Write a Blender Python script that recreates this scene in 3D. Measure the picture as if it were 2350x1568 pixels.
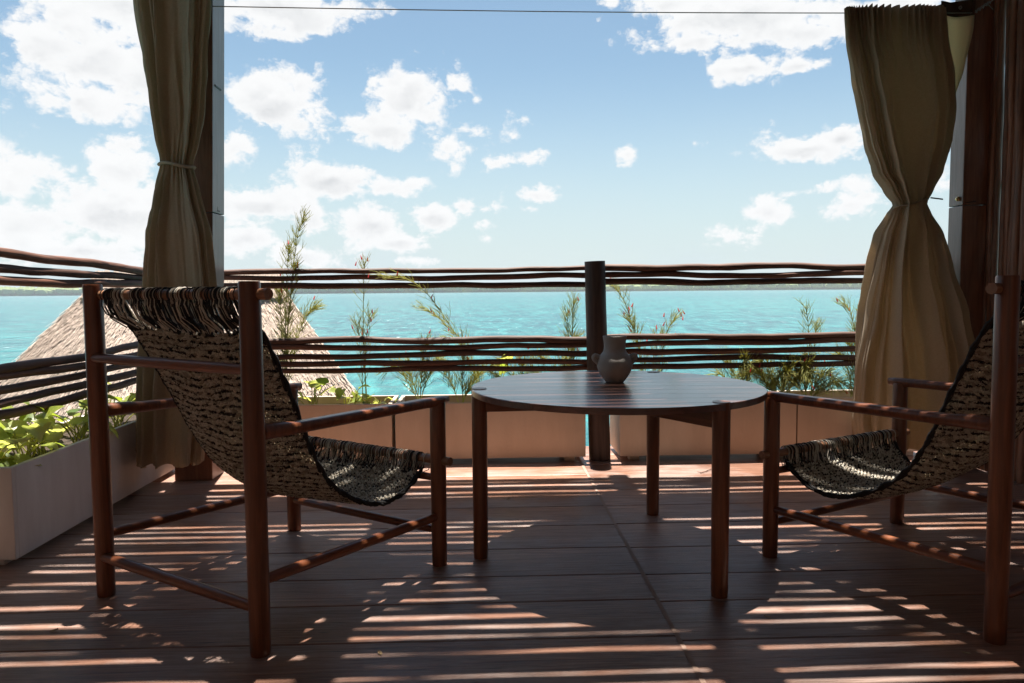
import bpy, bmesh, math, random
from mathutils import Vector, Matrix, noise
R = math.radians
random.seed(7)
scene = bpy.context.scene
for o in list(bpy.data.objects): bpy.data.objects.remove(o)
COL = scene.collection

# ------------------------------------------------------------------ camera
PITCH, YAW, ROLL, FPX, PW, PH = R(3.88), R(2.0), R(0.44), 1730.0, 2350.0, 1568.0
CAM = Vector((0, 0, 1.0))
FW = Vector((math.sin(YAW)*math.cos(PITCH), math.cos(YAW)*math.cos(PITCH), -math.sin(PITCH)))
_rt = Vector((math.cos(YAW), -math.sin(YAW), 0)); _up = _rt.cross(FW)
RT = _rt*math.cos(ROLL) - _up*math.sin(ROLL); UP = _up*math.cos(ROLL) + _rt*math.sin(ROLL)
cam = bpy.data.cameras.new('camera'); cam_o = bpy.data.objects.new('camera', cam); COL.objects.link(cam_o)
m = Matrix((RT, UP, -FW)).transposed().to_4x4(); m.translation = CAM; cam_o.matrix_world = m
cam.sensor_width = 36; cam.lens = FPX/PW*36; cam.clip_start = .02; cam.clip_end = 12000
scene.camera = cam_o

# ------------------------------------------------------------------ light
SUN_EL = 78.5
EXPO = 1.52
scene.view_settings.view_transform = 'Standard'; scene.view_settings.look = 'None'
scene.view_settings.exposure = EXPO; scene.view_settings.gamma = 1; scene.view_settings.use_curve_mapping = False
scene.cycles.use_denoising = True
scene.cycles.max_bounces = 10; scene.cycles.diffuse_bounces = 5; scene.cycles.glossy_bounces = 4
scene.cycles.transmission_bounces = 4; scene.cycles.transparent_max_bounces = 8
scene.cycles.sample_clamp_indirect = 6; scene.cycles.caustics_reflective = False; scene.cycles.caustics_refractive = False
sl = bpy.data.lights.new('sun', 'SUN'); so = bpy.data.objects.new('sun', sl); COL.objects.link(so)
sl.energy = 5.0; sl.angle = R(.5); sl.color = (1, .95, .87)
so.rotation_euler = (-R(90-SUN_EL), 0, 0); so.location = (0, 3, 12)

world = bpy.data.worlds.new('World'); scene.world = world; world.use_nodes = True
def raydir(px, py):
    d = FW*FPX + RT*(px-PW/2) - UP*(py-PH/2); return d.normalized()
def build_world():
    nt = world.node_tree; N = nt.nodes; L = nt.links; N.clear()
    def math_(op, a, b=None, c=None):
        n = N.new('ShaderNodeMath'); n.operation = op
        for i, v in enumerate((a, b, c)):
            if v is None: continue
            if isinstance(v, (int, float)): n.inputs[i].default_value = v
            else: L.new(v, n.inputs[i])
        return n.outputs[0]
    def smooth(v, a, b):
        n = N.new('ShaderNodeMapRange'); n.interpolation_type = 'SMOOTHSTEP'
        L.new(v, n.inputs[0]); n.inputs[1].default_value = a; n.inputs[2].default_value = b
        return n.outputs[0]
    def mixc(f, a, b):
        n = N.new('ShaderNodeMix'); n.data_type = 'RGBA'; L.new(f, n.inputs[0])
        for i, v in ((6, a), (7, b)):
            if isinstance(v, tuple): n.inputs[i].default_value = (*v, 1)
            else: L.new(v, n.inputs[i])
        return n.outputs[2]
    out = N.new('ShaderNodeOutputWorld'); bg = N.new('ShaderNodeBackground'); L.new(bg.outputs[0], out.inputs[0])
    sky = N.new('ShaderNodeTexSky'); sky.sky_type = 'NISHITA'; sky.sun_disc = False
    sky.sun_elevation = R(SUN_EL); sky.sun_rotation = 0; sky.air_density = 1.0; sky.dust_density = .7; sky.ozone_density = 1.5
    bg.inputs[1].default_value = .05
    tc = N.new('ShaderNodeTexCoord'); sep = N.new('ShaderNodeSeparateXYZ'); L.new(tc.outputs['Generated'], sep.inputs[0])
    az = math_('ARCTAN2', sep.outputs[0], sep.outputs[1]); el = math_('ARCSINE', sep.outputs[2])
    comb = N.new('ShaderNodeCombineXYZ'); L.new(az, comb.inputs[0]); L.new(el, comb.inputs[1])
    # fractal detail shared by all clouds
    sq = N.new('ShaderNodeVectorMath'); sq.operation = 'MULTIPLY'; L.new(comb.outputs[0], sq.inputs[0]); sq.inputs[1].default_value = (1, 1.35, 1)
    n1 = N.new('ShaderNodeTexNoise'); n1.inputs['Scale'].default_value = 19; n1.inputs['Detail'].default_value = 9; n1.inputs['Roughness'].default_value = .62; L.new(sq.outputs[0], n1.inputs['Vector'])
    n2 = N.new('ShaderNodeTexNoise'); n2.inputs['Scale'].default_value = 6; n2.inputs['Detail'].default_value = 4; n2.inputs['Roughness'].default_value = .5; L.new(sq.outputs[0], n2.inputs['Vector'])
    n3 = N.new('ShaderNodeTexNoise'); n3.inputs['Scale'].default_value = 2.6; n3.inputs['Detail'].default_value = 3; L.new(sq.outputs[0], n3.inputs['Vector'])
    C = [(130,100,110,90,.95),(40,65,55,35,.8),(290,5,150,55,.95),(330,170,75,120,.9),(180,230,95,42,.95),(240,120,90,70,.9),
         (280,395,75,70,.95),(110,500,140,60,.9),(330,500,90,80,.9),(25,440,60,70,.9),(190,575,220,36,.8),(120,385,55,22,.8),(240,480,120,70,1),
         (650,15,175,52,1.1),(590,60,80,30,.8),(630,235,105,62,1.1),(690,275,60,32,1),(650,180,60,28,.9),(545,335,50,32,.8),
         (935,225,70,62,1.1),(890,295,90,42,1.1),(985,210,50,40,.9),(850,185,18,26,.5),(1020,338,48,30,1),(1085,302,36,18,.7),(1178,312,26,20,.6),(1140,372,40,13,.8),(1216,360,22,13,.8),(1095,228,12,8,.5),(1062,205,10,10,.5),
         (760,412,90,45,1.1),(690,400,25,35,.7),(900,428,60,18,.9),(615,470,115,48,1.1),(700,490,55,32,1),(560,545,70,45,.9),(540,420,30,50,.5),
         (850,515,85,52,1.05),(990,500,75,34,1),(920,555,85,26,.9),(1062,468,24,22,.9),(690,585,110,30,.8),(960,600,80,13,.6),
         (1215,446,55,16,.9),(1215,478,42,7,.6),(1105,517,26,8,.8),(1118,480,24,7,.5),(1120,548,12,6,.5),
         (1442,352,21,12,.9),(1574,333,30,9,.55),
         (1700,35,230,62,1.1),(1540,10,120,35,.9),(1610,90,90,25,.9),(1850,75,110,40,1),(1990,40,150,50,1),(1410,8,15,12,.7),
         (1720,155,85,28,1),(1700,180,50,16,.9),(1840,150,65,16,.85),(1885,145,25,14,.7),(1620,175,18,6,.4),
         (1850,342,115,28,1),(1930,318,65,28,1.1),(1765,335,28,24,.9),(1765,488,34,22,.85),(1845,440,44,10,.8),(1955,470,50,20,1),(1990,450,34,22,1),(2150,405,50,18,.8),(1688,545,40,18,.95),(1690,530,12,14,.8)]
    def chain(dy):
        field = None
        for (x, y, rx, ry, s) in C:
            if rx < 62: rx, ry, s = rx*1.45, ry*1.6, s*.72
            d = raydir(x, y-dy*ry); a0, e0 = math.atan2(d.x, d.y), math.asin(d.z); kx, ky = FPX/(rx*1.35), FPX/(ry*1.35)
            w = N.new('ShaderNodeVectorMath'); w.operation = 'MULTIPLY_ADD'; L.new(comb.outputs[0], w.inputs[0]); w.inputs[1].default_value = (kx, ky, 0); w.inputs[2].default_value = (-a0*kx, -e0*ky, 0)
            ln = N.new('ShaderNodeVectorMath'); ln.operation = 'LENGTH'; L.new(w.outputs[0], ln.inputs[0])
            f = math_('MULTIPLY_ADD', ln.outputs['Value'], -s, s)
            field = f if field is None else math_('SMOOTH_MAX', field, f, .12)
        return field
    field = chain(0); fup = chain(.45)
    # the same kind of scattered cumulus over the rest of the sky
    aa = math_('ABSOLUTE', az)
    outm = math_('MAXIMUM', smooth(aa, .66, .85), smooth(el, .40, .52))
    gen = math_('MULTIPLY_ADD', n3.outputs[0], 5.0, -2.75)
    gen = math_('ADD', gen, math_('MULTIPLY_ADD', outm, 2.0, -2.0))
    gen = math_('MINIMUM', gen, .8)
    field = math_('MAXIMUM', math_('MAXIMUM', field, gen), -1.5)
    def billow(src, det):
        v = N.new('ShaderNodeTexVoronoi'); v.feature = 'F1'; v.inputs['Scale'].default_value = 24; v.inputs['Detail'].default_value = det; v.inputs['Roughness'].default_value = .62
        v.inputs['Lacunarity'].default_value = 2.3; v.normalize = True; L.new(src, v.inputs['Vector']); return v.outputs['Distance']
    wz = N.new('ShaderNodeVectorMath'); wz.operation = 'MULTIPLY_ADD'; L.new(n1.outputs['Color'], wz.inputs[0]); wz.inputs[1].default_value = (.05, .05, 0); L.new(sq.outputs[0], wz.inputs[2])
    bl = billow(wz.outputs[0], 3)
    tex = math_('ADD', math_('MULTIPLY_ADD', n1.outputs[0], 1.9, -.95), math_('MULTIPLY_ADD', bl, -1.7, .40))
    val = math_('ADD', field, tex)
    alpha = smooth(val, .05, .42)
    # thin veil low to the right and over the horizon
    veil = math_('MULTIPLY', smooth(el, .30, -.02), math_('MULTIPLY_ADD', smooth(n2.outputs[0], .35, .7), .12, .86))
    cum = alpha
    grey = math_('MULTIPLY', smooth(val, .5, 1.3), smooth(n2.outputs[0], .42, .68))
    up_ = N.new('ShaderNodeVectorMath'); up_.operation = 'ADD'; L.new(wz.outputs[0], up_.inputs[0]); up_.inputs[1].default_value = (0, .014, 0)
    blu = billow(up_.outputs[0], 1)
    low = smooth(math_('SUBTRACT', field, fup), -.05, .55)
    puff = smooth(math_('SUBTRACT', bl, blu), -.10, .22)
    grey = math_('MULTIPLY', math_('ADD', math_('MULTIPLY', low, .62), math_('MULTIPLY', puff, .42)), smooth(val, .25, .9))
    ccol = mixc(grey, (6.75, 6.8, 6.85), (4.7, 4.85, 5.0))
    skyc = N.new('ShaderNodeMix'); skyc.data_type = 'RGBA'; skyc.blend_type = 'MULTIPLY'; skyc.inputs[0].default_value = 1
    L.new(sky.outputs[0], skyc.inputs[6]); skyc.inputs[7].default_value = (1.03, 1.07, .96, 1)
    L.new(mixc(cum, mixc(veil, skyc.outputs[2], (4.75, 5.55, 5.95)), ccol), bg.inputs[0])
build_world()
try: world.cycles.sampling_method = 'NONE'
except Exception: pass

# ------------------------------------------------------------------ helpers
class MB:
    """collects geometry for one mesh object"""
    def __init__(s): s.v = []; s.f = []; s.mi = []; s.sm = []
    def add(s, vs, fs, mat=0, smooth=True):
        b = len(s.v); s.v += [tuple(p) for p in vs]
        for f in fs: s.f.append(tuple(i+b for i in f)); s.mi.append(mat); s.sm.append(smooth)
    def box(s, a, b, mat=0, bev=0):
        bm = bmesh.new(); bmesh.ops.create_cube(bm, size=1)
        for v in bm.verts: v.co = Vector([a[i]+(v.co[i]+.5)*(b[i]-a[i]) for i in range(3)])
        if bev: bmesh.ops.bevel(bm, geom=bm.edges[:], offset=bev, segments=2, affect='EDGES', profile=.6)
        bm.verts.index_update()
        s.add([v.co for v in bm.verts], [[v.index for v in f.verts] for f in bm.faces], mat, False); bm.free()
    def tube(s, pts, rad, n=8, mat=0, cap=True, smooth=True, flat=1.0):
        pts = [Vector(p) for p in pts]; k = len(pts)
        if not hasattr(rad, '__len__'): rad = [rad]*k
        t0 = (pts[1]-pts[0]).normalized(); ref = Vector((0,0,1)) if abs(t0.z) < .9 else Vector((1,0,0))
        nx = t0.cross(ref).normalized(); vs = []
        for i, p in enumerate(pts):
            t = (pts[min(i+1,k-1)]-pts[max(i-1,0)]).normalized()
            nx = (nx - t*nx.dot(t)).normalized(); ny = t.cross(nx)
            for j in range(n):
                a = 2*math.pi*j/n; vs.append(p + nx*math.cos(a)*rad[i] + ny*math.sin(a)*rad[i]*flat)
        fs = [(i*n+j, i*n+(j+1)%n, (i+1)*n+(j+1)%n, (i+1)*n+j) for i in range(k-1) for j in range(n)]
        s.add(vs, fs, mat, smooth)
        if cap: s.add(vs[:n], [tuple(reversed(range(n)))], mat, False); s.add(vs[-n:], [tuple(range(n))], mat, False)
    def lathe(s, prof, n=32, mat=0, c=(0,0,0)):
        vs = [(c[0]+r*math.cos(2*math.pi*j/n), c[1]+r*math.sin(2*math.pi*j/n), c[2]+z) for r, z in prof for j in range(n)]
        fs = [(i*n+j, i*n+(j+1)%n, (i+1)*n+(j+1)%n, (i+1)*n+j) for i in range(len(prof)-1) for j in range(n)]
        s.add(vs, fs, mat)
    def mesh(s, name, mats):
        me = bpy.data.meshes.new(name); me.from_pydata(s.v, [], s.f)
        for mt in (mats if isinstance(mats, (list, tuple)) else [mats]): me.materials.append(mt)
        me.polygons.foreach_set('material_index', s.mi); me.polygons.foreach_set('use_smooth', s.sm); me.update(); return me
    def build(s, name, mats, parent=None, loc=None, rot=None): return put(name, s.mesh(name, mats), parent, loc, rot)
def put(name, data, parent=None, loc=None, rot=None, scale=None):
    o = bpy.data.objects.new(name, data); COL.objects.link(o)
    if parent: o.parent = parent
    if loc is not None: o.location = loc
    if rot is not None: o.rotation_euler = rot
    if scale is not None: o.scale = scale
    return o
def tag(o, label=None, cat=None, group=None, kind=None):
    for k, v in (('label', label), ('category', cat), ('group', group), ('kind', kind)):
        if v: o[k] = v
    return o
def thing(name, label, cat, loc=(0,0,0), rz=0, group=None):
    return tag(put(name, None, None, loc, (0,0,rz)), label, cat, group)
def copy_tree(o, parent=None):
    c = o.copy(); COL.objects.link(c)
    if parent: c.parent = parent
    for ch in list(o.children): copy_tree(ch, c)
    return c
def fbm(x, y=0., z=0., o=3):
    v = 0; a = 1; t = 0
    for i in range(o): v += a*noise.noise(Vector((x, y+17*i, z))); t += a; x *= 2; y *= 2; z *= 2; a *= .5
    return v/t
def catmull(P, n):
    out = []
    P = [Vector(p) for p in P]
    for i in range(len(P)-1):
        p0, p1, p2, p3 = P[max(i-1,0)], P[i], P[i+1], P[min(i+2,len(P)-1)]
        for j in range(n):
            t = j/n; out.append(.5*((2*p1)+(p2-p0)*t+(2*p0-5*p1+4*p2-p3)*t*t+(3*p1-p0-3*p2+p3)*t**3))
    out.append(P[-1]); return out
def lerp_table(T, x):
    if x <= T[0][0]: return list(T[0][1:])
    for a, b in zip(T, T[1:]):
        if x <= b[0]:
            t = (x-a[0])/(b[0]-a[0]); t = t*t*(3-2*t)*.5+t*.5
            return [p+(q-p)*t for p, q in zip(a[1:], b[1:])]
    return list(T[-1][1:])

# ------------------------------------------------------------------ materials
class Mat:
    def __init__(s, name, rough=.5, **kw):
        s.m = bpy.data.materials.new(name); s.m.use_nodes = True; s.nt = s.m.node_tree; s.N = s.nt.nodes; s.L = s.nt.links
        s.p = s.N['Principled BSDF']; s.p.inputs['Roughness'].default_value = rough
        for k, v in kw.items(): s.p.inputs[k.replace('_', ' ')].default_value = v
        s.tc = s.N.new('ShaderNodeTexCoord')
    def coord(s, scale=(1,1,1), kind='Object', rnd=False):
        mp = s.N.new('ShaderNodeMapping'); s.L.new(s.tc.outputs[kind], mp.inputs[0]); mp.inputs['Scale'].default_value = scale
        if rnd:
            oi = s.N.new('ShaderNodeObjectInfo'); mu = s.N.new('ShaderNodeMath'); mu.operation = 'MULTIPLY'; mu.inputs[1].default_value = 43.
            s.L.new(oi.outputs['Random'], mu.inputs[0]); s.L.new(mu.outputs[0], mp.inputs['Location'])
        return mp.outputs[0]
    def noise(s, co, scale=5, detail=4, rough=.55, dist=0):
        n = s.N.new('ShaderNodeTexNoise'); s.L.new(co, n.inputs['Vector'])
        for k, v in (('Scale', scale), ('Detail', detail), ('Roughness', rough), ('Distortion', dist)): n.inputs[k].default_value = v
        return n.outputs[0]
    def rnd(s): return s.N.new('ShaderNodeObjectInfo').outputs['Random']
    def ramp(s, f, stops, interp='LINEAR'):
        r = s.N.new('ShaderNodeValToRGB'); s.L.new(f, r.inputs[0]); e = r.color_ramp.elements; r.color_ramp.interpolation = interp
        while len(e) < len(stops): e.new(.5)
        for i, (p, c) in enumerate(stops): e[i].position = p; e[i].color = (*c, 1) if isinstance(c, tuple) else (c, c, c, 1)
        return r.outputs[0]
    def mix(s, f, a, b, mode='MIX'):
        n = s.N.new('ShaderNodeMix'); n.data_type = 'RGBA'; n.blend_type = mode
        for i, v in ((0, f), (6, a), (7, b)):
            if isinstance(v, tuple): n.inputs[i].default_value = (*v, 1)
            elif isinstance(v, (int, float)): n.inputs[i].default_value = v
            else: s.L.new(v, n.inputs[i])
        return n.outputs[2]
    def mth(s, op, a, b=0.):
        n = s.N.new('ShaderNodeMath'); n.operation = op
        for i, v in enumerate((a, b)):
            if isinstance(v, (int, float)): n.inputs[i].default_value = v
            else: s.L.new(v, n.inputs[i])
        return n.outputs[0]
    def col(s, c):
        if isinstance(c, tuple): s.p.inputs['Base Color'].default_value = (*c, 1)
        else: s.L.new(c, s.p.inputs['Base Color'])
        return s
    def rough(s, c): s.L.new(c, s.p.inputs['Roughness']); return s
    def bump(s, h, strength=.3, dist=.01):
        b = s.N.new('ShaderNodeBump'); s.L.new(h, b.inputs['Height']); b.inputs['Strength'].default_value = strength; b.inputs['Distance'].default_value = dist
        s.L.new(b.outputs[0], s.p.inputs['Normal']); s.bn = b; return s
    def translucent(s, colr, f):
        t = s.N.new('ShaderNodeBsdfTranslucent'); mx = s.N.new('ShaderNodeMixShader'); mx.inputs[0].default_value = f
        if isinstance(colr, tuple): t.inputs[0].default_value = (*colr, 1)
        else: s.L.new(colr, t.inputs[0])
        s.L.new(s.p.outputs[0], mx.inputs[1]); s.L.new(t.outputs[0], mx.inputs[2]); s.L.new(mx.outputs[0], s.N['Material Output'].inputs[0]); return s

def wood(name, dark, light, axis, rough=(.35,.55), grain=60, worn=None, bump=.25, spread=.5):
    M = Mat(name)
    sc = [grain]*3; sc[axis] = grain*.06
    co = M.coord(tuple(sc), rnd=True); g = M.noise(co, 1, 6, .65, 1.2)
    co2 = M.coord((3,3,3), rnd=True); b = M.noise(co2, 1, 4)
    c = M.mix(M.ramp(g, [(.3, 0.), (.72, 1.)]), dark, light)
    c = M.mix(M.ramp(b, [(.35, 0.), (.7, 1.)]), c, M.mix(.55, c, dark))
    hs = M.N.new('ShaderNodeHueSaturation'); M.L.new(c, hs.inputs['Color'])
    M.L.new(M.mth('ADD', M.mth('MULTIPLY', M.rnd(), spread), 1-spread/2), hs.inputs['Value']); c = hs.outputs[0]
    r = M.mth('ADD', M.mth('MULTIPLY', b, rough[1]-rough[0]), rough[0])
    if worn:
        wn = M.ramp(M.noise(M.coord((1.1, 1.7, 1)), 1.4, 8, .66), [(.46, 0.), (.60, 1.)])
        wn2 = M.mth('MULTIPLY', wn, M.ramp(g, [(.32, .25), (.6, 1.)]))
        c = M.mix(M.mth('MULTIPLY', wn2, .72), c, worn); r = M.mth('ADD', r, M.mth('MULTIPLY', wn, .12))
        ck = M.ramp(M.noise(M.coord((.9, 26, 1), rnd=True), 1.6, 4, .6, .6), [(.66, 0.), (.70, 1.)])
        c = M.mix(M.mth('MULTIPLY', ck, .75), c, (.02, .012, .009))
        sp = M.ramp(M.noise(M.coord((1,1,1)), 42, 3, .5), [(.72, 0.), (.76, 1.)])
        c = M.mix(M.mth('MULTIPLY', sp, .35), c, (.45, .36, .3))
    M.col(c); M.rough(r); M.bump(g, bump, .004); return M.m

m_deck = wood('deck_boards_stained', (.14,.060,.038), (.50,.265,.175), 0, (.26,.42), 55, worn=(.36,.29,.26), bump=.5, spread=.45)
m_stick = wood('stick_bark_brown', (.045,.019,.012), (.215,.092,.055), 0, (.55,.72), 50, bump=.7, spread=.6)
m_stickw = wood('stick_bark_reddish', (.15,.064,.038), (.52,.27,.165), 2, (.32,.46), 50, bump=.6, spread=.7)
m_colg = wood('column_timber_grey', (.22,.165,.15), (.37,.295,.275), 2, (.3,.45), 40, bump=.25, spread=.1)
m_post = wood('log_post_dark', (.025,.014,.011), (.10,.055,.04), 2, (.45,.65), 40, bump=.7)
m_col = wood('column_timber_brown', (.14,.058,.032), (.36,.165,.095), 2, (.28,.4), 40, bump=.25, spread=.1)
m_chair = wood('chair_mahogany', (.10,.030,.012), (.30,.100,.042), 2, (.24,.38), 45, bump=.12, spread=.15)
m_chairx = wood('chair_mahogany_rail', (.10,.030,.012), (.30,.100,.042), 0, (.24,.38), 45, bump=.12, spread=.15)
m_rod = wood('sling_rod_light_brown', (.20,.088,.045), (.42,.215,.12), 0, (.35,.5), 45, bump=.12, spread=.1)
m_table = wood('table_boards_dark', (.060,.022,.015), (.19,.082,.056), 0, (.24,.36), 45, bump=.12, spread=.4)
_p = m_table.node_tree.nodes['Principled BSDF']; _p.inputs['Coat Weight'].default_value = .8; _p.inputs['Coat Roughness'].default_value = .22

def m_plaster(nm, ca, cb):
    M = Mat(nm, .75)
    st = M.noise(M.coord((9, 9, 2.2)), 1, 5, .6); f = M.noise(M.coord((60,60,60)), 1, 3)
    c = M.mix(M.ramp(st, [(.3, 1.), (.75, 0.)]), ca, cb)
    sp = M.ramp(M.noise(M.coord((1,1,.35)), 26, 4, .6), [(.68, 0.), (.76, 1.)])
    M.col(M.mix(M.mth('MULTIPLY', sp, .5), c, (.33,.26,.20))); M.bump(f, .25, .004); return M.m
m_planter = m_plaster('planter_paint_cream', (.68,.56,.45), (.56,.45,.35)); m_planterw = m_plaster('planter_paint_greyish_white', (.66,.63,.60), (.54,.50,.47))
M = Mat('soil_dark', .95); M.col(M.ramp(M.noise(M.coord(), 60, 4), [(.3, (.02,.013,.009)), (.7, (.09,.06,.04))])); M.bump(M.noise(M.coord(), 90, 3), 1, .02); m_soil = M.m

def cloth(name, a, b, tr, f):
    M = Mat(name, .9)
    w = M.noise(M.coord((520, 520, 60)), 1, 2); h = M.noise(M.coord((60, 60, 520)), 1, 2); big = M.noise(M.coord(), 7, 3)
    c = M.mix(M.ramp(M.mth('ADD', M.mth('MULTIPLY', w, .5), M.mth('MULTIPLY', h, .5)), [(.35, 0.), (.65, 1.)]), a, b)
    c = M.mix(M.mth('MULTIPLY', big, .35), c, a)
    M.col(c); M.bump(M.mth('ADD', w, h), .35, .002); M.translucent(tr, f); return M.m
m_cloth = cloth('curtain_linen_olive', (.34,.27,.19), (.53,.44,.325), (.58,.44,.28), .38)
m_cloth_l = cloth('curtain_linen_backlit', (.66,.55,.42), (.80,.68,.53), (.88,.69,.47), .58)  # flap linen, backlight painted in as a paler cloth colour
m_hem = cloth('curtain_hem_brown', (.055,.032,.018), (.09,.055,.033), (.1,.06,.03), .1)

def yarn(name, a, b):
    M = Mat(name, .85); M.col(M.mix(M.noise(M.coord(), 45, 2), a, b)); M.translucent(b, .15); return M.m
m_ybeige = yarn('yarn_beige', (.50,.445,.36), (.80,.74,.63))
m_ymid = yarn('yarn_brown', (.30,.25,.19), (.47,.40,.31))
m_ydark = yarn('yarn_black', (.008,.008,.009), (.035,.03,.028))

M = Mat('weave_ground', .9); M.col(M.mix(M.ramp(M.noise(M.coord((1,1,1)), 150, 3, .7), [(.35, 0.), (.65, 1.)]), (.24,.20,.145), (.46,.39,.29))); M.translucent((.45,.36,.23), .3); m_weave = M.m
def water():
    M = Mat('lagoon_water', .1, IOR=1.33)
    ge = M.N.new('ShaderNodeNewGeometry'); mp = M.N.new('ShaderNodeMapping'); M.L.new(ge.outputs['Position'], mp.inputs[0]); P = mp.outputs[0]
    def sc(v):
        q = M.N.new('ShaderNodeMapping'); M.L.new(ge.outputs['Position'], q.inputs[0]); q.inputs['Scale'].default_value = v; return q.outputs[0]
    big = M.noise(sc((.0035,.010,1)), 1, 4, .55); mid = M.noise(sc((.20,.085,1)), 1, 7, .74); w1 = M.noise(sc((.5,1.3,1)), 1, 6, .65, .4); w2 = M.noise(sc((.05,.16,1)), 1, 5, .6, .5)
    c = M.mix(M.ramp(big, [(.38, 0.), (.62, 1.)]), (.014,.115,.128), (.024,.175,.168))
    c = M.mix(M.ramp(mid, [(.40, .0), (.60, .9)]), c, (.005,.050,.068)); c = M.mix(M.ramp(M.noise(sc((.75,.16,1)), 1, 5, .7), [(.50, .0), (.68, .75)]), c, (.05,.27,.26))
    glints = M.ramp(M.noise(sc((1.1,.16,1)), 1, 4, .7), [(.655, 0.), (.69, 1.)])  # white sparkling glints painted into the water colour
    c = M.mix(M.mth('MULTIPLY', glints, .55), c, (.75,.8,.8))
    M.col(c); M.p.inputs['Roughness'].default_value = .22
    b1 = M.N.new('ShaderNodeBump'); M.L.new(w2, b1.inputs['Height']); b1.inputs['Strength'].default_value = .55; b1.inputs['Distance'].default_value = 1.2
    M.bump(w1, .5, .25); M.L.new(b1.outputs[0], M.bn.inputs['Normal']); return M.m
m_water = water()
M = Mat('thatch_straw', .9); M.col(M.mix(M.noise(M.coord(), 2.2, 5, .6), M.mix(M.ramp(M.noise(M.coord((30,30,30)), 1, 3), [(.35, 0.), (.65, 1.)]), (.27,.19,.145), (.62,.49,.40)), (.52,.415,.34))); m_thatch = M.m
M = Mat('forest_foliage', .95); M.col(M.mix(M.noise(M.coord((1,1,1)), .035, 5, .7), (.08,.125,.045), (.26,.31,.11))); m_forest = M.m
def leafmat(name, a, b, tr, f, veins=True):
    M = Mat(name, .38); r = M.rnd(); n = M.noise(M.coord(rnd=True), 14, 4)
    c = M.mix(r, a, b); c = M.mix(M.ramp(n, [(.42, 0.), (.6, .65)]), c, b)
    M.col(c); M.translucent(M.mix(r, tr, tuple(min(1, x*1.35) for x in tr)), f); return M.m
m_leaf = leafmat('leaf_yellow_green', (.13,.20,.03), (.38,.42,.07), (.62,.63,.13), .5)
m_leafd = leafmat('leaf_deep_green', (.06,.11,.02), (.16,.22,.04), (.34,.42,.04), .45)
M = Mat('stem_green', .6); M.col(M.mix(M.noise(M.coord(), 25, 3), (.26,.29,.07), (.52,.49,.17))); M.translucent((.65,.62,.2), .5); m_stem = M.m
M = Mat('flower_red', .5); M.col(M.mix(M.noise(M.coord(), 30, 2), (.55,.03,.035), (.75,.10,.10))); M.translucent((.85,.15,.12), .4); m_flower = M.m
M = Mat('clay_grey', .82); M.col(M.mix(M.noise(M.coord(), 16, 5, .6), (.34,.32,.30), (.50,.475,.445))); M.bump(M.noise(M.coord(), 55, 4), .35, .004); m_clay = M.m
M = Mat('steel_wire', .35, Metallic=1.0); M.col(M.mix(M.noise(M.coord(), 80, 2), (.25,.24,.23), (.45,.44,.42))); m_wire = M.m
M = Mat('iron_dark', .5, Metallic=.8); M.col(M.mix(M.noise(M.coord(), 60, 3), (.05,.04,.035), (.12,.10,.09))); m_iron = M.m
M = Mat('brass_knob', .25, Metallic=1.0); M.col(M.mix(M.noise(M.coord(), 60, 3), (.55,.38,.16), (.75,.55,.28))); m_brass = M.m
M = Mat('added_wall_plaster', .9); M.col(M.mix(M.noise(M.coord(), 3, 5), (.68,.63,.57), (.78,.73,.67))); M.bump(M.noise(M.coord(), 40, 3), .3, .004); m_wall = M.m

# ------------------------------------------------------------------ setting
WATER_Z = -4.0
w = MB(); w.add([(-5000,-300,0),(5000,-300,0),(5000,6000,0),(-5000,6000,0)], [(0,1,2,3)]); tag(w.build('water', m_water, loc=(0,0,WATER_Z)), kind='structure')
# far wooded shore
b = MB(); rs = random.Random(3)
ico = bmesh.new(); bmesh.ops.create_icosphere(ico, subdivisions=1, radius=1); ico.verts.index_update()
IV = [v.co.copy() for v in ico.verts]; IF = [[v.index for v in f.verts] for f in ico.faces]; ico.free()
for i in range(2600):
    x = rs.uniform(-2300, 2300); row = rs.random(); y = 2080 + row*120 + 40*math.sin(x*.002)
    h = 18.5 + 6*fbm(x*.004, 3, 0) + 5*rs.random() + row*3
    if x > 900: h += 1.5
    sx = rs.uniform(9, 17); vs = [(x+v.x*sx*rs.uniform(.8,1.2), y+v.y*10, max(0, h*.55+v.z*h*.5*rs.uniform(.75,1.2))) for v in IV]
    b.add(vs, IF, 0, False)
b.box((-2600,2070,-1.5),(2600,2260,1.0)); b.box((-2600,2140,0.5),(2600,2160,8.5))
tag(b.build('shore_forest', m_forest, loc=(0,0,WATER_Z)), 'low green wooded shore lining the far side of the lagoon', 'forest', kind='stuff')

# deck: joists under separate boards that run left to right, butted at a lengthwise seam
deck = MB(); deck.box((-3.4,-2.6,-.22),(3.4,4.78,-.035)); deck = deck.build('deck', m_post); tag(deck, kind='structure')
SEAM = .545
def plank_mesh(x0, x1, wd, sd):
    b = MB(); n = 14; rr = random.Random(sd); hw = wd/2
    prof = [(-hw, -.03), (-hw, -.003), (-hw+.004, 0), (hw-.004, 0), (hw, -.003), (hw, -.03)]
    vs = []
    for i in range(n+1):
        x = x0 + (x1-x0)*i/n; dz = .0012*fbm(x*1.3, sd*3.1, 0); dy = .0015*fbm(x*1.1, sd*5.7, 4)
        for (py, pz) in prof: vs.append((x, py+(dy if abs(py) > hw-.005 else 0), pz+(dz if pz > -.02 else 0)))
    k = len(prof); fs = [(i*k+j, (i+1)*k+j, (i+1)*k+j+1, i*k+j+1) for i in range(n) for j in range(k-1)]
    b.add(vs, fs, 0, False); b.f += [tuple(range(k)), tuple(n*k+j for j in reversed(range(k)))]; b.mi += [0,0]; b.sm += [False, False]
    return b.mesh('plank', m_deck)
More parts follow.
